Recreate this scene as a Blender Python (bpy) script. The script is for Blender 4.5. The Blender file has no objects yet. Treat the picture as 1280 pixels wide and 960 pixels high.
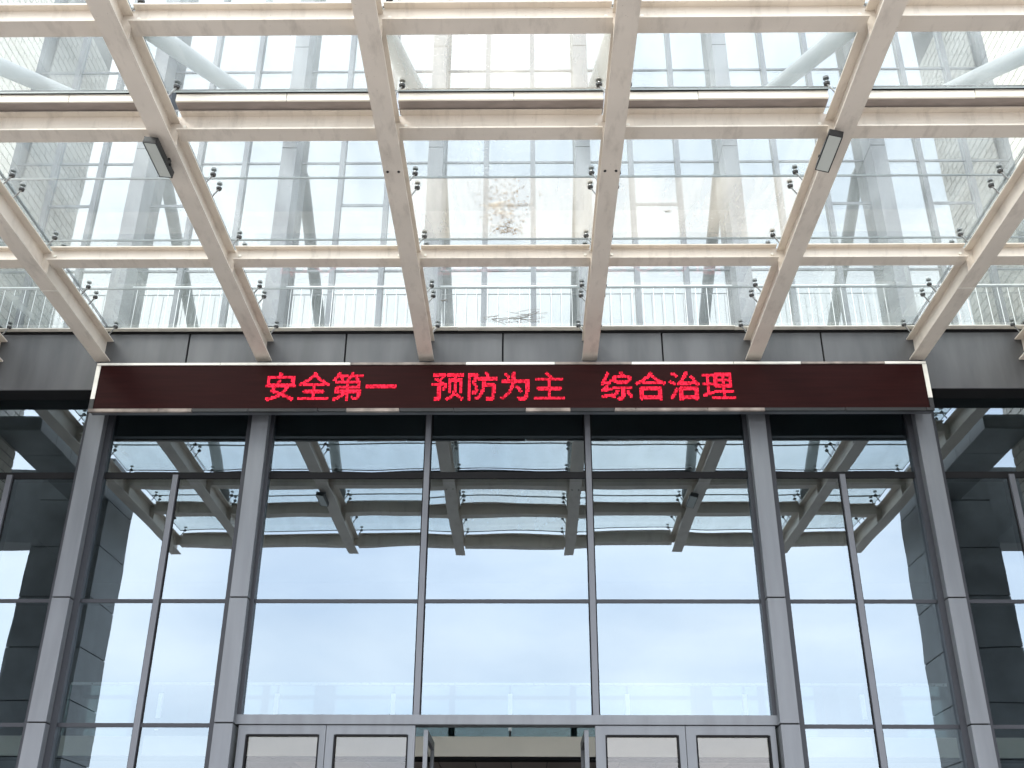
import bpy, bmesh, math, random
from mathutils import Vector, Matrix
random.seed(7)
ZO = 1.6                      # camera eye height above the paving
S = bpy.context.scene
COL = S.collection

# ---------------------------------------------------------------- camera
def make_camera():
    th, yaw, roll = 0.46829, -0.01419, 0.00441
    cy, sy, ct, st = math.cos(yaw), math.sin(yaw), math.cos(th), math.sin(th)
    fw = Vector((sy * ct, cy * ct, st)); rt = Vector((cy, -sy, 0)); up = rt.cross(fw)
    r2 = rt * math.cos(roll) + up * math.sin(roll); u2 = -rt * math.sin(roll) + up * math.cos(roll)
    cam = bpy.data.cameras.new("camera"); o = bpy.data.objects.new("camera", cam)
    m = Matrix((r2, u2, -fw)).transposed().to_4x4(); m.translation = Vector((0.19, -10.5, ZO))
    o.matrix_world = m
    cam.sensor_width = 36; cam.sensor_fit = 'HORIZONTAL'; cam.lens = 36 * 1344.64 / 1280
    cam.clip_start = 0.05; cam.clip_end = 6000
    COL.objects.link(o); S.camera = o
make_camera()

# ---------------------------------------------------------------- light
SUN_EL, SUN_AZ = math.radians(42), math.radians(226)      # azimuth clockwise from +Y: behind the photographer, to the left
W = bpy.data.worlds.new("World"); S.world = W; W.use_nodes = True
nt = W.node_tree; N = nt.nodes; L = nt.links; N.clear()
out = N.new("ShaderNodeOutputWorld"); bg = N.new("ShaderNodeBackground")
sky = N.new("ShaderNodeTexSky"); sky.sky_type = 'NISHITA'; sky.sun_disc = False
sky.sun_elevation = SUN_EL; sky.sun_rotation = SUN_AZ; sky.air_density = 1.0; sky.dust_density = 2.0
tc = N.new("ShaderNodeTexCoord"); mp = N.new("ShaderNodeMapping"); mp.inputs['Scale'].default_value = (1.0, 1.0, 2.6)
n1 = N.new("ShaderNodeTexNoise"); n1.inputs['Scale'].default_value = 1.7; n1.inputs['Detail'].default_value = 7; n1.inputs['Roughness'].default_value = .55
cr = N.new("ShaderNodeValToRGB"); cr.color_ramp.elements[0].position = .32; cr.color_ramp.elements[1].position = .68
cr.color_ramp.elements[0].color = (.62, .62, .62, 1); cr.color_ramp.elements[1].color = (.93, .93, .93, 1)
mix = N.new("ShaderNodeMix"); mix.data_type = 'RGBA'
cloud = N.new("ShaderNodeMix"); cloud.data_type = 'RGBA'
cloud.inputs[6].default_value = (13.0, 14.0, 16.0, 1); cloud.inputs[7].default_value = (17.4, 17.4, 18.0, 1)
n2 = N.new("ShaderNodeTexNoise"); n2.inputs['Scale'].default_value = 3.1; n2.inputs['Detail'].default_value = 6
L.new(tc.outputs['Generated'], mp.inputs[0]); L.new(mp.outputs[0], n1.inputs[0]); L.new(mp.outputs[0], n2.inputs[0])
L.new(n1.outputs[0], cr.inputs[0]); L.new(cr.outputs[0], mix.inputs[0])
cr2 = N.new("ShaderNodeValToRGB"); cr2.color_ramp.elements[0].position = .38; cr2.color_ramp.elements[1].position = .64
L.new(n2.outputs[0], cr2.inputs[0]); L.new(cr2.outputs[0], cloud.inputs[0])
L.new(sky.outputs[0], mix.inputs[6]); L.new(cloud.outputs[2], mix.inputs[7])
L.new(mix.outputs[2], bg.inputs[0]); bg.inputs[1].default_value = 0.15
L.new(bg.outputs[0], out.inputs[0])

sd = bpy.data.lights.new("sun", 'SUN'); sd.energy = 1.1; sd.angle = math.radians(16); sd.color = (1, .95, .88)
so = bpy.data.objects.new("sun", sd); COL.objects.link(so)
sdir = Vector((math.sin(SUN_AZ) * math.cos(SUN_EL), math.cos(SUN_AZ) * math.cos(SUN_EL), math.sin(SUN_EL)))
so.rotation_euler = (-sdir).to_track_quat('-Z', 'Y').to_euler(); so.location = (-20, -40, 60)
vs = S.view_settings; vs.view_transform = 'Standard'; vs.look = 'None'; vs.exposure = 1.0; vs.gamma = 1; vs.use_curve_mapping = False
S.cycles.transparent_max_bounces = 24; S.cycles.max_bounces = 10

# ---------------------------------------------------------------- materials
def mat(name):
    m = bpy.data.materials.new(name); m.use_nodes = True
    t = m.node_tree; t.nodes.clear()
    o = t.nodes.new("ShaderNodeOutputMaterial")
    return m, t.nodes, t.links, o
def noise(n, l, scale, detail=4, coord='Object', stretch=(1, 1, 1), rough=.5, per_object=False):
    c = n.new("ShaderNodeTexCoord"); mp = n.new("ShaderNodeMapping"); mp.inputs['Scale'].default_value = stretch
    if coord == 'World':
        g = n.new("ShaderNodeNewGeometry"); l.new(g.outputs['Position'], mp.inputs[0])
    else:
        l.new(c.outputs[coord], mp.inputs[0])
    if per_object:
        oi = n.new("ShaderNodeObjectInfo"); ml = n.new("ShaderNodeMath"); ml.operation = 'MULTIPLY'; ml.inputs[1].default_value = 37
        l.new(oi.outputs['Random'], ml.inputs[0]); l.new(ml.outputs[0], mp.inputs['Location'])
    t = n.new("ShaderNodeTexNoise"); t.inputs['Scale'].default_value = scale; t.inputs['Detail'].default_value = detail
    t.inputs['Roughness'].default_value = rough
    l.new(mp.outputs[0], t.inputs[0])
    return t.outputs[0]
def ramp(n, l, src, p0, p1, c0, c1):
    r = n.new("ShaderNodeValToRGB"); r.color_ramp.elements[0].position = p0; r.color_ramp.elements[1].position = p1
    f = lambda c: (c, c, c, 1) if not isinstance(c, (tuple, list)) else (*c, 1)
    r.color_ramp.elements[0].color = f(c0); r.color_ramp.elements[1].color = f(c1); l.new(src, r.inputs[0])
    return r.outputs[0]
def solid(name, c, rough=.5, metal=0, var=.12, scale=3, streak=(1, 1, 1), bump=0, bscale=60, spec=.5):
    m, n, l, o = mat(name); b = n.new("ShaderNodeBsdfPrincipled")
    b.inputs['Roughness'].default_value = rough; b.inputs['Metallic'].default_value = metal
    b.inputs['Specular IOR Level'].default_value = spec
    t = noise(n, l, scale, 6, 'World', streak)
    lo = tuple(v * (1 - var) for v in c); hi = tuple(min(1, v * (1 + var)) for v in c)
    l.new(ramp(n, l, t, .3, .7, lo, hi), b.inputs['Base Color'])
    l.new(ramp(n, l, t, .2, .8, max(0, rough - .08), min(1, rough + .08)), b.inputs['Roughness'])
    if bump:
        bp = n.new("ShaderNodeBump"); bp.inputs['Strength'].default_value = bump; bp.inputs['Distance'].default_value = .01
        l.new(noise(n, l, bscale, 3, 'World'), bp.inputs['Height']); l.new(bp.outputs[0], b.inputs['Normal'])
    l.new(b.outputs[0], o.inputs[0]); return m
def mirror_glass(name, refl, tint, trans, wave=.012, wscale=.55):
    # solar-coated pane: part mirror, part see-through; every pane bows a little differently
    m, n, l, o = mat(name)
    g = n.new("ShaderNodeBsdfGlossy"); g.inputs['Color'].default_value = (*tint, 1); g.inputs['Roughness'].default_value = 0.0
    t = n.new("ShaderNodeBsdfTransparent"); t.inputs['Color'].default_value = (*trans, 1)
    fr = n.new("ShaderNodeFresnel"); fr.inputs['IOR'].default_value = 1.5
    ma = n.new("ShaderNodeMath"); ma.operation = 'MULTIPLY_ADD'; ma.inputs[1].default_value = .6; ma.inputs[2].default_value = refl
    ma.use_clamp = True; l.new(fr.outputs[0], ma.inputs[0])
    bp = n.new("ShaderNodeBump"); bp.inputs['Strength'].default_value = 1.0; bp.inputs['Distance'].default_value = wave
    l.new(noise(n, l, wscale, 2, 'Object', (1, 1, 1.5), per_object=True), bp.inputs['Height']); l.new(bp.outputs[0], g.inputs['Normal'])
    mx = n.new("ShaderNodeMixShader"); l.new(ma.outputs[0], mx.inputs[0]); l.new(t.outputs[0], mx.inputs[1]); l.new(g.outputs[0], mx.inputs[2])
    l.new(mx.outputs[0], o.inputs[0]); return m
def clear_glass(name, tint, refl=.0):
    m, n, l, o = mat(name)
    g = n.new("ShaderNodeBsdfGlossy"); g.inputs['Roughness'].default_value = 0.0
    t = n.new("ShaderNodeBsdfTransparent"); t.inputs['Color'].default_value = (*tint, 1)
    fr = n.new("ShaderNodeFresnel"); fr.inputs['IOR'].default_value = 1.45
    ma = n.new("ShaderNodeMath"); ma.operation = 'ADD'; ma.use_clamp = True; ma.inputs[1].default_value = refl; l.new(fr.outputs[0], ma.inputs[0])
    mx = n.new("ShaderNodeMixShader"); l.new(ma.outputs[0], mx.inputs[0]); l.new(t.outputs[0], mx.inputs[1]); l.new(g.outputs[0], mx.inputs[2])
    l.new(mx.outputs[0], o.inputs[0]); return m
def dirty_glass(name, dirt, amount, extra=0.0, stain=False):
    # roof glass: clear sheet with a film of dust and rain streaks that scatters daylight down
    m, n, l, o = mat(name)
    t = n.new("ShaderNodeBsdfTransparent"); t.inputs['Color'].default_value = (.93, .965, .955, 1)
    tr = n.new("ShaderNodeBsdfTranslucent"); tr.inputs['Color'].default_value = (*dirt, 1)
    df = n.new("ShaderNodeBsdfDiffuse"); df.inputs['Color'].default_value = (*dirt, 1)
    md = n.new("ShaderNodeMixShader"); md.inputs[0].default_value = .35; l.new(tr.outputs[0], md.inputs[1]); l.new(df.outputs[0], md.inputs[2])
    film = ramp(n, l, noise(n, l, 1.6, 5, 'World', (2.2, .5, 1)), .3, .75, amount * .6, amount * 1.5)
    spots = ramp(n, l, noise(n, l, 48, 4, 'World', rough=.7), .60, .72, 0, .5)
    patch = ramp(n, l, noise(n, l, 1.1, 4, 'World'), .45, .7, 0, 1)
    mu = n.new("ShaderNodeMath"); mu.operation = 'MULTIPLY'; l.new(spots, mu.inputs[0]); l.new(patch, mu.inputs[1])
    ad = n.new("ShaderNodeMath"); ad.operation = 'ADD'; ad.use_clamp = True; l.new(film, ad.inputs[0]); l.new(mu.outputs[0], ad.inputs[1])
    ad2 = n.new("ShaderNodeMath"); ad2.operation = 'ADD'; ad2.use_clamp = True; ad2.inputs[1].default_value = extra; l.new(ad.outputs[0], ad2.inputs[0])
    fac = ad2.outputs[0]
    if stain:      # rust-coloured tide mark left round the drift of dead leaves
        g = n.new("ShaderNodeNewGeometry"); mp = n.new("ShaderNodeMapping"); mp.inputs['Location'].default_value = (.05 * 1.9, 2.42 * 1.15, 0); mp.inputs['Scale'].default_value = (1.9, 1.15, 0)
        l.new(g.outputs['Position'], mp.inputs[0]); ln = n.new("ShaderNodeVectorMath"); ln.operation = 'LENGTH'; l.new(mp.outputs[0], ln.inputs[0])
        nz = noise(n, l, 9, 6, 'World', rough=.7); sm = n.new("ShaderNodeMath"); sm.operation = 'MULTIPLY_ADD'; sm.inputs[1].default_value = 1.5; l.new(nz, sm.inputs[0]); l.new(ln.outputs['Value'], sm.inputs[2])
        st = ramp(n, l, sm.outputs[0], .60, 2.0, .75, 0)
        cm = n.new("ShaderNodeMix"); cm.data_type = 'RGBA'; l.new(st, cm.inputs[0]); cm.inputs[6].default_value = (*dirt, 1); cm.inputs[7].default_value = (.82, .62, .36, 1)
        l.new(cm.outputs[2], tr.inputs['Color']); l.new(cm.outputs[2], df.inputs['Color'])
        a3 = n.new("ShaderNodeMath"); a3.operation = 'MULTIPLY_ADD'; a3.use_clamp = True; a3.inputs[1].default_value = .32; l.new(st, a3.inputs[0]); l.new(fac, a3.inputs[2]); fac = a3.outputs[0]
    mx = n.new("ShaderNodeMixShader"); l.new(fac, mx.inputs[0]); l.new(t.outputs[0], mx.inputs[1]); l.new(md.outputs[0], mx.inputs[2])
    l.new(mx.outputs[0], o.inputs[0]); return m

M = {}
def weathered(name, c, dirt, rough):
    # painted steel with rain runs, dust and a few rust freckles
    m, n, l, o = mat(name); b = n.new("ShaderNodeBsdfPrincipled"); b.inputs['Roughness'].default_value = rough
    base = ramp(n, l, noise(n, l, 2.3, 6, 'World'), .25, .75, tuple(v * .90 for v in c), tuple(v * 1.05 for v in c))
    runs = ramp(n, l, noise(n, l, 7, 5, 'World', (1.6, .5, .35), .65), .52, .76, 0, .6)
    fre = ramp(n, l, noise(n, l, 90, 2, 'World'), .735, .77, 0, .8)
    mx = n.new("ShaderNodeMix"); mx.data_type = 'RGBA'; l.new(runs, mx.inputs[0]); l.new(base, mx.inputs[6]); mx.inputs[7].default_value = (*dirt, 1)
    m2 = n.new("ShaderNodeMix"); m2.data_type = 'RGBA'; l.new(fre, m2.inputs[0]); l.new(mx.outputs[2], m2.inputs[6]); m2.inputs[7].default_value = (.16, .10, .06, 1)
    l.new(m2.outputs[2], b.inputs['Base Color']); l.new(b.outputs[0], o.inputs[0]); return m
M['cream'] = weathered("cream_steel_paint", (.65, .58, .50), (.38, .33, .28), .45)
M['tube'] = solid("pale_tube_paint", (.21, .22, .22), .4, 0, .12)
M['alu'] = solid("grey_aluminium", (.122, .130, .141), .45, .2, .15, 2.6, (3, 3, .35))
M['alu_side'] = solid("grey_aluminium_mullion", (.085, .09, .10), .4, .25, .10, 2.2, (3, 3, .4))
M['alu_mid'] = solid('mullion_aluminium', (.10, .105, .118), .42, .2, .1)
M['alu_dark'] = solid('dark_aluminium', (.03, .032, .038), .45, .1, .1, spec=.3)
M['alu_upper'] = solid('grey_upper_cladding', (.10, .105, .115), .5, .1, .2, 2.2, (2, 2, .5))
M['alu_pale'] = solid('pale_beam_panel', (.24, .25, .25), .5, .1, .15)
M['fascia'] = solid("grey_fascia_panel", (.085, .085, .087), .5, .1, .28, 1.6, (3, 1, .5))
M['black'] = solid("black_seal", (.010, .010, .011), .8, 0, .1, spec=.15)
M['flash'] = solid("cream_flashing", (.72, .69, .62), .5, 0, .12, 9)
M['lip'] = solid('gutter_lip_paint', (.82, .77, .67), .45, 0, .05, 3)
M['gutter'] = solid("gutter_shaded_brown", (.26, .22, .20), .6, 0, .18, 5, (1, 3, 3))  # shade on the gutter's underside is put into this brown base colour
M['dark'] = solid("interior_dark", (.10, .10, .105), .8, 0, .1)
M['beige'] = solid("bulkhead_beige", (.66, .58, .49), .7, 0, .04)
M['ceil'] = solid("lobby_ceiling_tile", (.24, .20, .18), .6, 0, .08)
M['floor'] = solid("lobby_floor", (.5, .48, .45), .25, 0, .1)
M['white'] = solid("white_post_paint", (.82, .82, .82), .35, 0, .03)
M['steel'] = solid("stainless_fitting", (.30, .30, .29), .3, .9, .1, 20)
M['disc'] = solid("rubber_disc", (.035, .035, .035), .5, 0, .1)
M['stone'] = solid("grey_stone_cladding", (.20, .212, .212), .5, 0, .25, 3, bump=.1)
M['tile'] = solid("cream_wall_tile", (.66, .62, .54), .5, 0, .09, 12)
M['grout'] = solid("tile_grout", (.16, .15, .14), .9, 0, .1)
M['paving'] = solid("granite_paving", (.255, .242, .225), .7, 0, .12, .8, bump=.2, bscale=120)
M['joint'] = solid("paving_joint", (.18, .17, .16), .9)
M['lens'] = solid("floodlight_lens", (.50, .52, .48), .35, 0, .05)
M['blackmetal'] = solid("black_lamp_housing", (.02, .02, .02), .4, .3, .2)
def leaf_material():
    m, n, l, o = mat("dead_leaf"); d = n.new("ShaderNodeBsdfDiffuse"); t = n.new("ShaderNodeBsdfTranslucent")
    c = ramp(n, l, noise(n, l, 30, 3, 'World'), .3, .7, (.05, .028, .014), (.30, .17, .07)); l.new(c, d.inputs[0]); l.new(c, t.inputs[0])
    x = n.new("ShaderNodeMixShader"); l.new(d.outputs[0], x.inputs[1]); l.new(t.outputs[0], x.inputs[2]); l.new(x.outputs[0], o.inputs[0]); return m
M['litter'] = leaf_material()
M['twig'] = solid("dry_twig", (.09, .065, .05), .8, 0, .3, 40)
M['spandrel'] = solid("spandrel_back", (.40, .41, .42), .6, 0, .06)
M['blind'] = solid("roller_blind", (.62, .57, .48), .8, 0, .05)
M['edge'] = solid("green_glass_edge", (.15, .165, .16), .3, 0, .1)
M['mirror'] = mirror_glass("coated_glass_lower", .20, (.74, .875, .97), (.46, .53, .54), .006, .4)
M['upper'] = mirror_glass("coated_glass_upper", .21, (.95, .985, .985), (.34, .38, .40), .002, .5)
M['clear'] = clear_glass("clear_glass", (.95, .97, .96))
M['doorglass'] = clear_glass("door_glass", (.88, .87, .86), .035)
M['teal'] = clear_glass("balustrade_glass", (.62, .80, .80), .06)
M['roofglass'] = dirty_glass("canopy_glass", (.79, .835, .805), .20)
M['roofglass_stain'] = dirty_glass("canopy_glass_stained", (.90, .83, .70), .26, .05, True)
M['roofglass_grey'] = dirty_glass("canopy_glass_grey", (.62, .67, .63), .25, .03)

def sign_material():
    m, n, l, o = mat("led_panel_face"); b = n.new("ShaderNodeBsdfPrincipled")
    t = noise(n, l, 5, 6, 'World', (.35, 1, 7))
    l.new(ramp(n, l, t, .3, .72, (.015, .0036, .0034), (.023, .0052, .0047)), b.inputs['Base Color'])
    b.inputs['Roughness'].default_value = .5; b.inputs['Specular IOR Level'].default_value = .06
    l.new(b.outputs[0], o.inputs[0]); return m
M['panel'] = sign_material()
M['frame_low'] = solid('worn_frame_strip', (.22, .18, .155), .35, .3, .5, 7)
def led_material(name, k):
    m, n, l, o = mat(name); e = n.new("ShaderNodeEmission")
    e.inputs[0].default_value = (1.0, .026, .065, 1); e.inputs[1].default_value = k
    l.new(e.outputs[0], o.inputs[0]); return m
M['led'] = led_material('red_led', .74); M['led_dim'] = led_material('red_led_weak', .38); M['led_hot'] = led_material('red_led_strong', 1.0)

# ---------------------------------------------------------------- builders (coordinates relative to the eye height)
LOC = {}
def tag(o, label, cat, group=None, kind=None):
    if label: o['label'] = label
    if cat: o['category'] = cat
    if group: o['group'] = group
    if kind: o['kind'] = kind
    return o
def thing(name, loc, label, cat, group=None):
    o = bpy.data.objects.new(name, None); o.empty_display_size = .2; COL.objects.link(o)
    p = Vector((loc[0], loc[1], loc[2] + ZO)); o.location = p; LOC[o.name] = p
    return tag(o, label, cat, group)
class MB:
    def __init__(s): s.v = []; s.f = []; s.mi = []
    def box(s, x0, x1, y0, y1, z0, z1, mi=0, front=None, skip=()):
        if x0 > x1: x0, x1 = x1, x0
        if y0 > y1: y0, y1 = y1, y0
        if z0 > z1: z0, z1 = z1, z0
        b = len(s.v)
        s.v += [(x0, y0, z0), (x1, y0, z0), (x1, y1, z0), (x0, y1, z0), (x0, y0, z1), (x1, y0, z1), (x1, y1, z1), (x0, y1, z1)]
        fs = {'-z': (0, 3, 2, 1), '+z': (4, 5, 6, 7), '-y': (0, 1, 5, 4), '+y': (2, 3, 7, 6), '-x': (3, 0, 4, 7), '+x': (1, 2, 6, 5)}
        for k, q in fs.items():
            if k in skip: continue
            s.f.append(tuple(b + i for i in q)); s.mi.append(front[k] if front and k in front else mi)
        return s
    def tube(s, a, b, r, n=10, mi=0, caps=True, r2=None):
        a, b = Vector(a), Vector(b); d = (b - a).normalized()
        e = Vector((0, 0, 1)) if abs(d.z) < .9 else Vector((1, 0, 0))
        u = d.cross(e).normalized(); w = d.cross(u); k = len(s.v); r2 = r if r2 is None else r2
        for p, rr in ((a, r), (b, r2)):
            for i in range(n):
                t = 2 * math.pi * i / n; s.v.append(tuple(p + u * rr * math.cos(t) + w * rr * math.sin(t)))
        for i in range(n):
            j = (i + 1) % n; s.f.append((k + i, k + j, k + n + j, k + n + i)); s.mi.append(mi)
        if caps:
            s.f.append(tuple(k + i for i in reversed(range(n)))); s.mi.append(mi)
            s.f.append(tuple(k + n + i for i in range(n))); s.mi.append(mi)
        return s
    def poly(s, pts, mi=0):
        k = len(s.v); s.v += [tuple(p) for p in pts]; s.f.append(tuple(range(k, k + len(pts)))); s.mi.append(mi); return s
    def mesh(s, name, mats, c, smooth=False):
        me = bpy.data.meshes.new(name)
        me.from_pydata([(v[0] - c[0], v[1] - c[1], v[2] - c[2]) for v in s.v], [], s.f)
        for m in (mats if isinstance(mats, (list, tuple)) else [mats]): me.materials.append(m)
        for p, i in zip(me.polygons, s.mi): p.material_index = i
        bm = bmesh.new(); bm.from_mesh(me); bmesh.ops.recalc_face_normals(bm, faces=bm.faces); bm.to_mesh(me); bm.free()
        if smooth:
            for p in me.polygons: p.use_smooth = True
            try: me.set_sharp_from_angle(angle=math.radians(40))
            except Exception: pass
        me.update(); return me
    def build(s, name, mats, parent=None, smooth=False, bevel=0):
        xs, ys, zs = zip(*s.v); c = ((min(xs) + max(xs)) / 2, (min(ys) + max(ys)) / 2, (min(zs) + max(zs)) / 2)
        o = bpy.data.objects.new(name, s.mesh(name, mats, c, smooth)); COL.objects.link(o)
        place(o, c, parent)
        if bevel:
            b = o.modifiers.new("bevel", 'BEVEL'); b.width = bevel; b.segments = 2; b.limit_method = 'ANGLE'
        return o
def place(o, c, parent):
    w = Vector((c[0], c[1], c[2] + ZO)); LOC[o.name] = w
    if parent: o.parent = parent; o.location = w - LOC[parent.name]
    else: o.location = w
def inst(src, c, parent, rot=None):
    o = src.copy(); COL.objects.link(o); place(o, c, parent)
    for k in ('label', 'group', 'kind', 'category'):
        if k in o and k != 'kind': del o[k]
    if rot is not None: o.rotation_euler = rot
    return o
def box(name, m, parent, x0, x1, y0, y1, z0, z1, bevel=0): return MB().box(x0, x1, y0, y1, z0, z1).build(name, m, parent, bevel=bevel)
# ---------------------------------------------------------------- ground
g = MB().box(-1500, 1500, -1500, 1500, -2.2, -1.62).build('ground', M['joint']); g['kind'] = 'structure'; g['label'] = 'open ground round the building'
def paving():
    m = MB(); s = .9
    for i in range(-14, 14):
        for j in range(-22, 0):
            m.box(i * s + .004, (i + 1) * s - .004, -.45 + j * s + .004, -.45 + (j + 1) * s - .004, -1.62, -1.6 + random.uniform(-.001, .001), skip=('-z',))
    o = m.build('pavement', M['paving']); o['kind'] = 'structure'; o['label'] = 'pale granite paving in front of the entrance'
    h = MB().box(-1400, 1400, -1400, -.45 - 22 * s, -1.62, -1.6).box(-1400, -14 * s, -.45 - 22 * s, 40, -1.62, -1.6).box(14 * s, 1400, -.45 - 22 * s, 40, -1.62, -1.6)
    o = h.build('plaza', M['paving']); o['kind'] = 'structure'; o['label'] = 'wide pale plaza beyond the entrance'
paving()

# ---------------------------------------------------------------- the building
BAY = 1.757
COLX = [(k - 3.5) * BAY for k in range(8)]                 # -6.15 .. 6.15
B = thing('office_building', (0, 0, -1.6), 'grey office building with mirrored curtain wall, aluminium columns and fascia above glass doors', 'building')
T1, T2, T3, FB, FT = 1.70, 2.894, 4.236, 5.125, 5.84
TOPZ = 14.0
def pane(x0, x1, z0, z1, m, name='glass_pane', y=0.0, th=.02):
    q = MB().box(x0, x1, y, y + th, z0, z1, 1, front={'-y': 0})
    o = q.build(name, [m, M['clear']], B)
    o.rotation_euler = (random.uniform(-.0012, .0012), 0, random.uniform(-.0012, .0012))
    return o
# columns: dark core with separate cladding pieces
JZ = [-1.6, T1 + .005, T2 + .01, FB - .0, FT]
for i, X in enumerate(COLX):
    w, p = .178, .15
    z0 = FT + .02 if i in (3, 4) else -1.6
    core = box('column', M['black'], B, X - w / 2 + .012, X + w / 2 - .012, -p + .012, .16, z0, TOPZ)
    pu = .30
    segs = [(-1.6, T1), (T1, T2), (T2, FB)] + [(FT + .03, 6.80), (6.80, 8.34), (8.34, 9.95), (9.95, 11.5), (11.5, 13.0), (13.0, TOPZ)]
    for a, b in (segs[3:] if i in (3, 4) else segs):
        up = a > FT; box('cladding_panel', M['alu_upper' if up else 'alu'], core, X - w / 2, X + w / 2, -(pu if up else p), .10, a + .006, b - .006, bevel=.004)
# lower glazing
def vm(x, z0, z1, w=.056, y0=-.035, m='alu_mid'):
    o = box('mullion', M[m], B, x - w / 2, x + w / 2, y0, .12, z0, z1)
    MB().box(x - w / 2 - .013, x - w / 2 - .001, -.008, .1, z0, z1).box(x + w / 2 + .001, x + w / 2 + .013, -.008, .1, z0, z1).build('seal', M['black'], o)
    return o
def hm(x0, x1, z, h=.028, y0=-.012, m='alu_side', name='transom'): return box(name, M[m], B, x0, x1, y0, .10, z - h / 2, z + h / 2)
bays = list(zip(COLX[:-1], COLX[1:]))
CH = .089
# entrance: columns at +-2.64 with mullions at +-.85 in place of columns
def row_panes(xs, zs, m='mirror'):
    for xa, xb in zip(xs[:-1], xs[1:]):
        for za, zb in zip(zs[:-1], zs[1:]):
            pane(xa + .026, xb - .026, za + .012, zb - .012, M[m])
MX = .849; SX = 3.487; EX = 5.24
Z_mid = [T1 + .05, T2, T3, FB + .3]
row_panes([-2.64 + CH - .03, -MX, MX, 2.64 - CH + .03], Z_mid)
for s in (-1, 1):
    xs = sorted([s * (2.64 + CH - .03), s * SX, s * (4.395 - CH + .03)])
    row_panes(xs, [-1.58, T1, T2, T3])
    row_panes([xs[0], xs[2]], [T3, FB + .3])
    xs = sorted([s * (4.395 + CH - .03), s * EX, s * (6.15 - CH + .03)])
    row_panes(xs, [-1.58, T1, T2, T3])
    row_panes([xs[0], xs[2]], [T3, FB + .3])
    xs = sorted([s * (6.15 + CH - .03), s * 7.0, s * 7.5])
    row_panes(xs, [-1.58, T1, T2, T3, FB + .3])
for x in (-MX, MX): vm(x, T1 + .09, FB + .3)
for s in (-1, 1):
    vm(s * SX, -1.6, T3); vm(s * EX, -1.6, T3)
    for z in (T2, T3):
        for xa, xb in ((2.64 + CH, 4.395 - CH), (4.395 + CH, 6.15 - CH)):
            hm(*sorted((s * (xa + .0), s * xb)), z, .036 if z == T2 else .07, m='black' if z == T3 else 'alu_dark')
    for xa, xb in ((2.64 + CH, 4.395 - CH), (4.395 + CH, 6.15 - CH)):
        hm(*sorted((s * xa, s * xb)), T1, .036, m='alu_dark')
for z in (T2, T3):
    for xa, xb in ((-2.64 + CH, -MX - .03), (-MX + .03, MX - .03), (MX + .03, 2.64 - CH)):
        hm(xa, xb, z, .036 if z == T2 else .07, m='black' if z == T3 else 'alu_dark')
# dark stile framing the glass, widened to stand in for the shaded column sides
for s in (-1, 1):
    for X in (2.64, 4.395):
        for d in (-1, 1):
            if X == 2.64 and d == -1:
                box('stile', M['alu_dark'], B, *sorted((s * (X + d * CH), s * (X + d * (CH + .045)))), -.05, .1, T1 + .09, FB + .28)
            else:
                box('stile', M['alu_dark'], B, *sorted((s * (X + d * CH), s * (X + d * (CH + .065)))), -.05, .1, -1.6, FB + .28)
# door header
box('door_header', M['alu'], B, -2.64 + CH, 2.64 - CH, -.06, .12, T1 + .003, T1 + .092, bevel=.003)

# doors: two fixed leaves each side, a double leaf standing open inwards in the middle
def door_leaf(x0, x1, gx0, gx1):
    zt = T1 - .004; gz = 1.612
    m = MB().box(x0, gx0, -.045, .02, -1.6, zt).box(gx1, x1, -.045, .02, -1.6, zt).box(gx0, gx1, -.045, .02, gz, zt).box(gx0, gx1, -.045, .02, -1.6, -1.45)
    d = m.build('door', M['alu'], B)
    k = MB().box(gx0 - .003, gx0 + .012, -.048, .015, -1.45, gz).box(gx1 - .012, gx1 + .003, -.048, .015, -1.45, gz).box(gx0 + .012, gx1 - .012, -.048, .015, gz - .012, gz + .003)
    k.build('seal', M['black'], d)
    MB().box(gx0 + .012, gx1 - .012, -.01, .004, -1.45, gz - .012).build('glass', M['doorglass'], d)
    hx = gx1 - .06 if x0 > -1.8 and x0 < 0 else gx0 + .06
    MB().tube((hx, -.09, -.9), (hx, -.09, .3), .016, 10).box(hx - .01, hx + .01, -.09, -.04, -.8, -.78).box(hx - .01, hx + .01, -.09, -.04, .18, .2).build('handle', M['steel'], d)
door_leaf(-2.515, -1.692, -2.438, -1.752); door_leaf(-1.686, -.852, -1.609, -.918)
door_leaf(.836, 1.674, .931, 1.610); door_leaf(1.680, 2.515, 1.774, 2.459)
for s in (-1, 1):
    x0, x1 = sorted((s * .775, s * .735))
    m = MB().box(x0, x1, 0, .06, -1.58, 1.665).box(x0, x1, .74, .80, -1.58, 1.665).box(x0, x1, .06, .74, 1.59, 1.665).box(x0, x1, .06, .74, -1.58, -1.45)
    d = m.build('door', M['alu'], B); d['label'] = 'door leaf standing open inwards'
    MB().box(s * .752, s * .760, .06, .74, -1.45, 1.59).build('glass', M['doorglass'], d)

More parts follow.
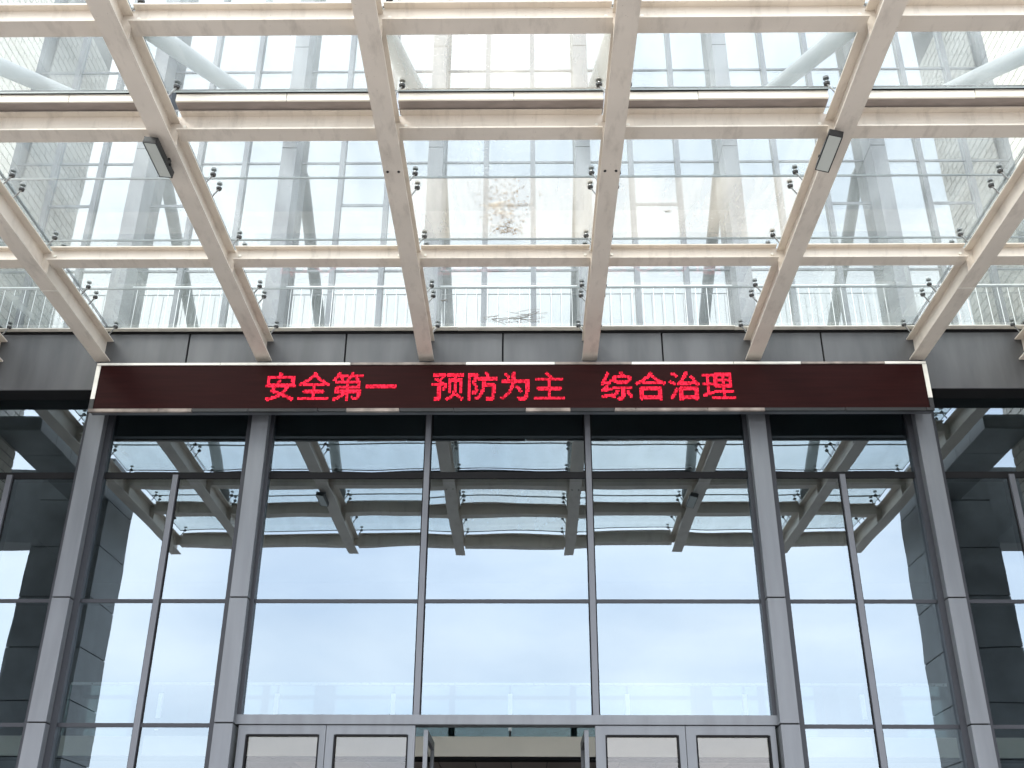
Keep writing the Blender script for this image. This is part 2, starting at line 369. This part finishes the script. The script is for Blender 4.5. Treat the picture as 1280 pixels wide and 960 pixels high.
# soffit, fascia
MB().box(-7.5, 7.5, -.232, .0, FB, FB + .02).build('soffit', M['black'], B)
MB().box(-7.5, 7.5, -.225, -.02, FB + .021, FT - .04).build('fascia_core', M['black'], B)
jx = [-8.7, -6.3, -4.43, -3.492, -1.769, -.057, 1.674, 3.402, 4.43, 6.3, 8.7]
jx[0], jx[-1] = -7.5, 7.5
for a, b in zip(jx[:-1], jx[1:]):
    box('fascia_panel', M['fascia'], B, a + .009, b - .009, -.25 + random.uniform(-.002, .001), -.226, FB + .001, FT - .035, bevel=.002)
MB().box(-7.5, 7.5, -.262, -.02, FT - .033, FT - .004).build('gasket', M['black'], B)
fl = MB()
xx = -7.5
while xx < 7.49:
    xn = min(7.5, xx + random.uniform(1.3, 2.1)); dz = random.uniform(-.004, .004)
    fl.box(xx + .002, xn - .002, -.335 + random.uniform(-.008, .008), -.02, FT + dz - .003, FT + .006 + dz); xx = xn
fl.build('flashing', M['flash'], B)

# upper glazing
UZ = [5.86, 6.78, 8.34, 9.81, 11.3, 12.8, TOPZ - .02]
for bi, (xa, xb) in enumerate(bays):
    k = bi - 3
    inner = [xa + CH, xa + BAY / 3 + .01, xb - BAY / 3 - .01, xb - CH]
    for x in inner[1:3]:
        box('mullion', M['alu_side'], B, x - .03, x + .03, -.05, .1, UZ[0], TOPZ)
    for z in UZ[1:-1]:
        for c, (x0, x1) in enumerate(zip(inner[:-1], inner[1:])):
            hm(x0 + (.03 if c else 0), x1 - (.03 if c < 2 else 0), z, .024)
    # opening sash in one pane of each bay
    sash = 0 if k == -2 else (2 if k == 2 else 1)
    for r, (z0, z1) in enumerate(zip(UZ[:-1], UZ[1:])):
        for c, (x0, x1) in enumerate(zip(inner[:-1], inner[1:])):
            a, b = x0 + (.03 if c else 0), x1 - (.03 if c < 2 else 0)
            if r == 1 and c == sash:
                hm(a, b, 7.70, .035, -.02)
                pane(a, b, z0 + .012, 7.682, M['upper'], y=-.012); pane(a, b, 7.718, z1 - .012, M['upper'])
            else:
                pane(a, b, z0 + .012, z1 - .012, M['upper'])
            if r == 0:
                MB().box(a, b, .16, .18, z0, z1).build('spandrel_panel', M['spandrel'], B)
            if (k == 0 and r in (3, 4) and c < 2) or (k == 1 and r == 1 and c == 1) or (k == -2 and r == 3 and c == 1):
                MB().box(a, b, .17, .18, z0 + (.3 if r == 1 else .02), z1).build('roller_blind', M['blind'], B)
# roof parapet and shell that closes the rooms behind
MB().box(-6.3, 6.3, -.16, .3, TOPZ, TOPZ + .5).build('parapet', M['fascia'], B)
shell = MB().box(-7.5, 7.5, 8.0, 8.2, -1.6, TOPZ).box(-7.7, -7.5, .13, 8.2, -1.6, TOPZ).box(7.5, 7.7, .13, 8.2, -1.6, TOPZ)
for z in (FB + .3, 9.4, 13.6): shell.box(-7.5, 7.5, .13, 8.0, z, z + .35)
shell.build('inner_wall', M['dark'], B)
MB().box(-7.5, 7.5, -.45, 8.0, -1.615, -1.598).build('lobby_floor', M['floor'], B)
# mezzanine edge seen through the open doors
MB().box(-7.49, 7.49, 2.5, 2.75, 1.765, 1.985).build('bulkhead', M['beige'], B)
MB().box(-7.49, 7.49, 2.76, 8.0, 1.80, 1.97).build('mezzanine_slab', M['dark'], B)
MB().box(-7.49, 7.49, 2.53, 2.75, 1.735, 1.764).build('shadow_gap', M['black'], B)
cw = .437
for i in range(-10, 10):
    for j in range(4):
        MB().box(i * cw + .012, (i + 1) * cw - .004, 2.55 + j * 1.2, 3.74 + j * 1.2, 1.775, 1.795).build('ceiling_tile', M['ceil'], B) if -6 <= i < 6 else None

# ---------------------------------------------------------------- mezzanine balustrade (behind the glass)
R = thing('glass_balustrade', (0, 2.55, 1.985), 'frameless glass balustrade with short white posts, dimly seen behind the panes over the doors', 'balustrade')
for i in range(-4, 4):
    MB().box(i * 1.38 + .012, (i + 1) * 1.38 - .012, 2.52, 2.532, 1.986, 2.57).build('glass_panel', M['teal'], R)
MB().box(-5.5, 5.5, 2.50, 2.55, 2.571, 2.60).build('handrail', M['steel'], R)
post = None
for i in range(-3, 4):
    c = (i * 1.38, 2.51, 2.33)
    if post is None:
        post = MB().box(c[0] - .025, c[0] + .025, 2.49, 2.519, 2.19, 2.47).box(c[0] - .018, c[0] + .018, 2.49, 2.519, 2.05, 2.11).build('post', M['white'], R)
        pc = LOC[post.name] - Vector((0, 0, ZO)); pdx = pc
    else:
        inst(post, (c[0], pdx.y, pdx.z), R)

# ---------------------------------------------------------------- guard rail on the fascia
GR = thing('guard_rail', (0, -.1, FT), 'low white guard rail of thin upright bars above the fascia', 'railing')
bar = None
for xa, xb in bays[0:7]:
    n = 13
    for j in range(n):
        x = xa + .16 + (xb - xa - .32) * j / (n - 1) + random.uniform(-.004, .004)
        if bar is None:
            bar = MB().tube((x, -.09, FT + .006), (x, -.09, 6.50), .0030, 6).build('bar', M['white'], GR); bz = (FT + .006 + 6.50) / 2
        else:
            inst(bar, (x, -.09, bz), GR)
    MB().tube((xa + .1, -.09, 6.515), (xb - .1, -.09, 6.515), .006, 8).build('top_rail', M['white'], GR)

# ---------------------------------------------------------------- canopy
C = thing('entrance_canopy', (0, -.25, 5.46), 'flat glass entrance canopy of cream steel beams with point-fixed panes and hanger tubes', 'canopy')
RB, RT, GZ = 5.46, 5.72, 5.86
RAFX = [-5.56] + COLX[1:-1] + [5.56]
rbays = list(zip(RAFX[:-1], RAFX[1:]))
U0, U1 = .262, 6.45
PUR = [1.985, 3.82, 4.955, 6.38]
for i, X in enumerate(RAFX):
    m = MB()
    m.box(X - .08, X + .08, -U1, -U0, RB, RB + .016).box(X - .006, X + .006, -U1, -U0, RB + .016, RT - .014).box(X - .075, X + .075, -U1, -U0, RT - .014, RT)
    rf = m.build('rafter', M['cream'], C)
    # splice plates and gussets where the purlins land
    for u in PUR[:3]:
        for s in (-1, 1):
            gm = MB(); x0 = X + s * .0065; x1 = X + s * .079
            for yy in (-u - .005, -u + .005):
                pass
            a = [(x0, -u - .006, RB + .017), (x1, -u - .006, RB + .017), (x1, -u - .006, 5.589), (x1, -u - .006, RT - .015), (x0, -u - .006, RT - .015)]
            b = [(p[0], -u + .006, p[2]) for p in a]
            gm.poly(a).poly(b[::-1])
            for q in range(5): gm.poly([a[q], b[q], b[(q + 1) % 5], a[(q + 1) % 5]])
            gm.build('gusset', M['cream'], rf)
    if i in (3, 4):
        for dx in (-.045, .045):
            MB().tube((X + dx, -3.52, RB - .008), (X + dx, -3.52, RB), .011, 8).build('bolt', M['blackmetal'], rf)
    if i in (1, 6):       # site weld crossing the flange
        MB().box(X - .082, X + .082, -1.72, -1.708, RB - .003, RB + .002).build('weld_seam', M['flash'], rf)
bolt_src = None
for xa, xb in rbays:
    for pi, u in enumerate(PUR):
        top = (5.75, 5.79, 5.77, 5.78)[pi]; PB = 5.57 if pi == 3 else 5.59
        m = MB(); x0, x1 = xa + .081, xb - .081
        m.box(x0, x1, -u - .075, -u + .075, PB, PB + .014).box(x0, x1, -u - .005, -u + .005, PB + .014, top - .012).box(x0, x1, -u - .06, -u + .06, top - .012, top)
        p = m.build('purlin', M['cream'], C)
        # stub between flange edges and the rafter web
        for s, X in ((1, xa), (-1, xb)):
            MB().box(X + s * .007, X + s * .0808, -u - .004, -u + .004, PB + .02, top - .016).build('end_plate', M['cream'], p)
            c = (X + s * .125, -u - .012, PB + .075)
            if bolt_src is None:
                bolt_src = MB().tube((c[0], c[1] - .007, c[2]), (c[0], c[1] + .007, c[2]), .014, 8).build('bolt', M['flash'], p)
            else: inst(bolt_src, c, p)
# gutter over the second purlin
for xa, xb in rbays:
    split = random.uniform(.35, .65)
    xm = xa + (xb - xa) * split
    gu = MB().box(xa + .07, xb - .07, -3.965, -3.80, 5.80, 5.812).build('gutter', M['gutter'], C)
    for a, b in ((xa + .075, xm - .003), (xm + .003, xb - .075)):
        t = random.uniform(-.004, .004)
        MB().box(a, b, -3.985, -3.968, 5.797 + t, 5.868 + t).build('gutter_lip', M['lip'], gu)
    MB().box(xa + .07, xb - .07, -4.0, -3.93, 5.872, 5.902).build('gutter_gasket', M['black'], gu)
    dr = MB()
    for _ in range(7):   # dried sealant runs on the gutter bottom
        x = random.uniform(xa + .15, xb - .35); y = random.uniform(-3.86, -3.825); w = random.uniform(.05, .3)
        dr.poly([(x, y, 5.7985), (x + w * .5, y - .014, 5.7985), (x + w, y + .002, 5.7985), (x + w * .6, y + .012, 5.7985)])
    dr.build('sealant_run', M['flash'], gu)
# roof glass
SEAM = [.27, 1.09, 1.965, 2.915, 3.80]
SEAM2 = [4.005, 4.87, 5.65, 6.44]
def fitting_mesh(s, d):
    m = MB()
    m.tube((-s * .055, 0, -.118), (0, 0, -.03), .0075, 6, 0)
    m.tube((0, 0, -.040), (0, 0, -.022), .023, 12, 1, r2=.026).tube((0, 0, -.022), (0, 0, -.004), .012, 8, 0)
    m.tube((0, 0, .020), (0, 0, .034), .024, 12, 1)
    return m
fsrc = {}
for bi, (xa, xb) in enumerate(rbays):
    k = bi - 3
    for u0, u1 in list(zip(SEAM[:-1], SEAM[1:])) + list(zip(SEAM2[:-1], SEAM2[1:])):
        gm = 'roofglass'
        if (k == 0 and (abs(u0 - 1.965) < .01 or u0 > 3.9)) or (k == 1 and abs(u0 - 1.965) < .01): gm = 'roofglass_stain'
        if abs(k) >= 2 and u0 < 1.9 or abs(k) == 3: gm = 'roofglass_grey'
        q = MB().box(xa + .008, xb - .008, -u1 + .006, -u0 - .006, GZ, GZ + .016, 2, front={'+z': 0, '-z': 1})
        q.build('glass_panel', [M[gm], M['clear'], M['edge']], C)
        for s, X in ((1, xa), (-1, xb)):
            for d, u in ((1, u0 + .10), (-1, u1 - .10)):
                c = (X + s * .115, -u, GZ)
                if s not in fsrc:
                    me = fitting_mesh(s, d).mesh('spider_fitting', [M['steel'], M['disc']], (0, 0, 0), True)
                    o = bpy.data.objects.new('spider_fitting', me); COL.objects.link(o); place(o, c, C); fsrc[s] = o
                else: inst(fsrc[s], c, C)
# hanger tubes from the wall down to the outer beams
for X in RAFX[1:-1]:
    a, b = Vector((X, -5.03, 5.70)), Vector((X, -.31, 8.63))
    d = (b - a).normalized()
    t = MB().tube(a + d * .30, b - d * .22, .078, 18).build('hanger_tube', M['tube'], C, smooth=True)
    MB().tube(a + d * .16, a + d * .299, .04, 14, r2=.078).tube(b - d * .219, b - d * .10, .078, 14, r2=.04).build('tube_end', M['tube'], t, smooth=True)
    MB().box(X - .012, X + .012, -5.12, -4.86, RT, 5.835).build('lug', M['cream'], t)
    MB().box(X - .012, X + .012, -.36, -.301, 8.48, 8.74).build('lug', M['tube'], t)

# ---------------------------------------------------------------- LED sign
SG = thing('led_sign', (0, -.34, 4.82), 'long dark maroon LED sign with red Chinese characters under the canopy beams', 'sign')
X0, X1, ZB, ZT, YF, YB = -4.39, 4.43, 4.80, 5.375, -.385, -.275
box('cabinet', M['alu_side'], SG, X0 + .01, X1 - .01, YF + .03, YB, ZB + .012, ZT - .012)
dp = MB().box(X0 + .045, X1 - .045, YF + .004, YF + .029, ZB + .035, ZT - .03).build('display_panel', M['panel'], SG)
def frame_run(axis):
    rnd = random.Random(5 + axis)
    x = X0
    while x < X1 - .01:
        xn = min(X1, x + (rnd.uniform(.15, .9) if axis else rnd.uniform(.7, 1.7)))
        m = rnd.choice(['flash', 'blackmetal', 'blackmetal']) if axis else rnd.choice(['flash', 'frame_low', 'flash'])
        dz = rnd.uniform(-.003, .003)
        if axis == 0: MB().box(x + .003, xn - .003, YF - .006 + dz, YF + .03, ZT - .026, ZT + dz).build('frame_strip', M[m], SG)
        else: MB().box(x + .003, xn - .003, YF - .006 + dz, YF + .03, ZB + dz, ZB + .034).build('frame_strip', M['frame_low'] if m == 'flash' else M[m], SG)
        x = xn
frame_run(0); frame_run(1)
for a, b in ((X0, X0 + .044), (X1 - .044, X1)):
    MB().box(a, b, YF - .004, YF + .03, ZB + .15, ZT - .031).build('frame_strip', M['flash'], SG)
    MB().box(a, b, YF - .003, YF + .03, ZB + .036, ZB + .147).build('frame_strip', M['blackmetal'], SG)
NG = 24; PITCH = .3545; DOT = PITCH / NG; TX = -2.575; TZ = 5.262
def led_grid(ch):
    # sample the outline of one character on the LED raster
    from mathutils.bvhtree import BVHTree
    cu = bpy.data.curves.new('character_outline', 'FONT'); cu.body = ch; cu.size = 1; cu.offset = .008; cu.resolution_u = 6
    o = bpy.data.objects.new('character_outline', cu); COL.objects.link(o); bpy.context.view_layer.update()
    ev = o.evaluated_get(bpy.context.evaluated_depsgraph_get()); me = ev.to_mesh()
    t = BVHTree.FromPolygons([v.co.copy() for v in me.vertices], [list(p.vertices) for p in me.polygons])
    lit = []
    for r in range(NG):
        for c in range(NG):
            n = 0
            for a in (.25, .75):
                for b in (.25, .75):
                    q = Vector(((c + a) / NG, .86 - (r + b) / NG, 5))
                    n += t.ray_cast(q, Vector((0, 0, -1)))[0] is not None
            if n >= 2: lit.append((r, c))
    ev.to_mesh_clear(); bpy.data.objects.remove(o); bpy.data.curves.remove(cu)
    return lit
for gi, ch in enumerate("安全第一 预防为主 综合治理"):
    if ch == ' ': continue
    m = MB(); xs = TX + gi * PITCH
    for r, c in led_grid(ch):
        x = xs + (c + .5) * DOT; z = TZ - (r + .5) * DOT; h = DOT * .42
        m.box(x - h, x + h, YF - .001, YF + .003, z - h, z + h, random.choice((0, 0, 0, 1, 1, 2, 2)), skip=('+y',))
    m.build('character', [M['led'], M['led_dim'], M['led_hot']], dp)

# ---------------------------------------------------------------- floodlights under the beams
def floodlight(X, Y, tilt, side, label):
    f = thing('floodlight', (X, Y, 5.40), label, 'floodlight', 'floodlights under the canopy beams')
    m = MB().box(-.055, .055, -.215, .215, 0, .05)
    o = m.build('housing', M['blackmetal'], None, bevel=.004); o.parent = f; o.location = (0, 0, .0)
    l = MB().box(-.047, .047, -.207, .207, -.006, .002).build('lens', M['lens'], None); l.parent = f; l.location = (0, 0, -.028)
    fr = MB().box(-.055, -.047, -.215, .215, -.008, .0).box(.047, .055, -.215, .215, -.008, .0).box(-.047, .047, -.215, -.207, -.008, 0).box(-.047, .047, .207, .215, -.008, 0)
    q = fr.build('rim', M['blackmetal'], None); q.parent = f; q.location = (0, 0, -.0295)
    br = MB().box(-.02, .02, -.245, -.215, -.01, .02).box(-.012, .012, -.26, -.235, .0, .06).box(.055, .07, -.02, .02, -.01, .06).tube((.055, 0, .01), (.085, 0, .01), .012, 8)
    k = br.build('bracket', M['blackmetal'], None); k.parent = f; k.location = (.01 * side, -.02, .028)
    if side < 0: k.scale = (-1, 1, 1)
    f.rotation_euler = (0, tilt, 0)
    for z in (o, l, q, k): LOC[z.name] = LOC[f.name]
floodlight(-2.69, -3.79, math.radians(8), 1, 'black framed linear floodlight under the second cream beam from the left')
floodlight(2.552, -3.83, math.radians(16), -1, 'black framed linear floodlight under the beam at right, its pale lens facing down')

# ---------------------------------------------------------------- litter on the glass
def litter():
    rnd = random.Random(3); m = MB(); z = GZ + .018
    for i in range(460):
        t = rnd.random(); y = -2.90 + .88 * t ** .75
        x = -.03 + rnd.gauss(0, .075 + .07 * (1 - t)) + .03 * t
        s = rnd.uniform(.007, .017) * (1.3 if t > .8 else 1); a = rnd.uniform(0, 6.28); h = rnd.uniform(0, .012)
        ca, sa = math.cos(a) * s, math.sin(a) * s
        m.poly([(x - ca, y - sa, z + h), (x + sa * .4, y - ca * .4, z + h + .004), (x + ca, y + sa, z + h), (x - sa * .4, y + ca * .4, z + h + .002)])
    o = m.build('leaf_litter', M['litter'])
    tag(o, 'brown speckled drift of dead leaf bits on the middle canopy pane', 'leaf litter', kind='stuff')
    m = MB()
    for i in range(20):
        x = rnd.gauss(.02, .22); y = -.36 - abs(rnd.gauss(0, .10)); L_ = rnd.uniform(.06, .38); a = rnd.gauss(0, .45)
        p = Vector((x, y, z + .006 + rnd.random() * .02)); prev = p
        for q in range(4):
            a += rnd.gauss(0, .22); nx = prev + Vector((math.cos(a), math.sin(a) * .8, rnd.uniform(-.02, .03))) * (L_ / 4)
            nx.z = max(nx.z, z + .003); m.tube(prev, nx, .0028 if i % 3 else .0045, 5, caps=False); prev = nx
    for i in range(40):
        x = rnd.gauss(.03, .13); y = -.33 - abs(rnd.gauss(0, .03)); s = rnd.uniform(.006, .018); a = rnd.uniform(0, 6.28)
        m.poly([(x - s * math.cos(a), y - s * math.sin(a), z + .012), (x + s * math.sin(a) * .5, y - s * .3, z + .02), (x + s * math.cos(a), y + s * math.sin(a), z + .014)])
    tag(m.build('twig_pile', M['twig']), 'thin dry twigs and leaf scraps piled on the glass just above the fascia', 'twigs', kind='stuff')
    def leaf(x, y, a, s, label):
        q = MB(); n = 7
        top = [(math.cos(math.pi * i / (n - 1)) * s, math.sin(math.pi * i / (n - 1)) * s * .34, .012 * math.sin(math.pi * i / (n - 1) * 2)) for i in range(n)]
        bot = [(p[0], -p[1], p[2] + .004) for p in top[1:-1]]
        pts = top + bot[::-1]
        R_ = Matrix.Rotation(a, 3, 'Z')
        q.poly([tuple(R_ @ Vector(p) + Vector((x, y, z + .004))) for p in pts])
        q.tube(R_ @ Vector((-s * 1.5, 0, 0)) + Vector((x, y, z + .006)), R_ @ Vector((-s * .9, 0, 0)) + Vector((x, y, z + .006)), .003, 5)
        tag(q.build('dead_leaf', M['twig']), label, 'leaf', 'single dead leaves on the canopy glass')
    leaf(1.50, -2.38, .35, .030, 'small dark dead leaf on the yellowish canopy pane right of the middle bay')
    leaf(-.66, -.82, .25, .034, 'small dark dead leaf on the lowest middle canopy pane, left of the twigs')
litter()

# ---------------------------------------------------------------- side porticoes and tiled wings
def portico(s, side):
    P = thing('stone_pillar', (s * 6.35, -4.55, -1.6), 'square stone clad pillar and clad beam at the %s end of the canopy, mirrored in the glass' % side, 'pillar', 'pillars at the canopy ends')
    xa, xb, ya, yb, zt = 5.85, 6.85, -5.05, -4.05, 6.16
    MB().box(*sorted((s * (xa + .03), s * (xb - .03))), ya + .03, yb - .03, -1.6, zt).build('core', M['black'], P)
    z = -1.6
    while z < zt - .01:
        z1 = min(zt, z + .71)
        for (x0, x1, y0, y1) in ((xa, xa + .03, ya, yb), (xb - .03, xb, ya, yb), (xa + .031, xb - .031, yb - .03, yb), (xa + .031, xb - .031, ya, ya + .03)):
            MB().box(*sorted((s * x0, s * x1)), y0, y1, z + .007, z1 - .007).build('stone_panel', M['stone'], P)
        z = z1
    # clad beam that runs back from the pillar towards the facade, and the short outer beam
    for y0, y1 in ((-4.03, -1.62),):
        n = round((y1 - y0) / .48)
        for q in range(n):
            p, r = y0 + (y1 - y0) * q / n, y0 + (y1 - y0) * (q + 1) / n
            MB().box(*sorted((s * 5.84, s * 5.856)), p + .006, r - .006, 5.502, 5.68).build('edge_panel', M['alu_pale'], P)
        n = max(1, round((y1 - y0) / .8))
        for q in range(n):
            p, r = y0 + (y1 - y0) * q / n, y0 + (y1 - y0) * (q + 1) / n
            MB().box(*sorted((s * 5.858, s * 6.42)), p + .007, r - .007, 5.50, 5.52).build('soffit_panel', M['stone'], P)
        MB().box(*sorted((s * 5.858, s * 6.41)), y0, y1, 5.522, 5.69).build('beam', M['stone'], P)
    MB().box(*sorted((s * 6.86, s * 9.0)), -4.75, -4.35, 4.96, 6.1).build('outer_beam', M['stone'], P)
    return P
portico(-1, 'left'); portico(1, 'right')
def wing(s, side):
    Wg = thing('tiled_wing', (s * 8, -1, 4.75), 'cream tiled overhanging side wing of the building at the %s edge of the photograph' % side, 'building wing', 'tiled side wings')
    MB().box(*sorted((s * 6.45, s * 9.5)), -2.3, -.28, 4.0, 6.349).build('wall', M['grout'], Wg)
    MB().box(*sorted((s * 6.04, s * 9.5)), -1.7, -.17, 6.35, 12.5).build('wall', M['grout'], Wg)
    m = MB(); tw, th, g = .24, .115, .017
    def face(xp, y0, y1, z0, z1):
        r = 0; z = z0
        while z < z1:
            y = y0 - (tw / 2 if r % 2 else 0)
            while y < y1:
                a, b = max(y, y0), min(y + tw - g, y1)
                if b - a > .02: m.box(*sorted((s * xp, s * (xp - .012 - random.uniform(0, .003)))), a, b, z, min(z + th - g, z1), skip=('+x',) if s > 0 else ('-x',))
                y += tw
            z += th; r += 1
    face(6.04, -1.7, -.17, 6.36, 11.4)
    face(6.45, -2.3, -.29, 4.01, 6.33)
    o = m.build('wall_tiles', M['tile'], Wg); o['kind'] = 'stuff'
    m = MB()
    z = 6.36
    while z < 11.4:
        x = 6.05
        while x < 9.3:
            m.box(*sorted((s * x, s * (x + tw - g))), -1.712, -1.699, z, z + th - g); x += tw
        z += th
    o = m.build('wall_tiles', M['tile'], Wg); o['kind'] = 'stuff'
wing(-1, 'left'); wing(1, 'right')
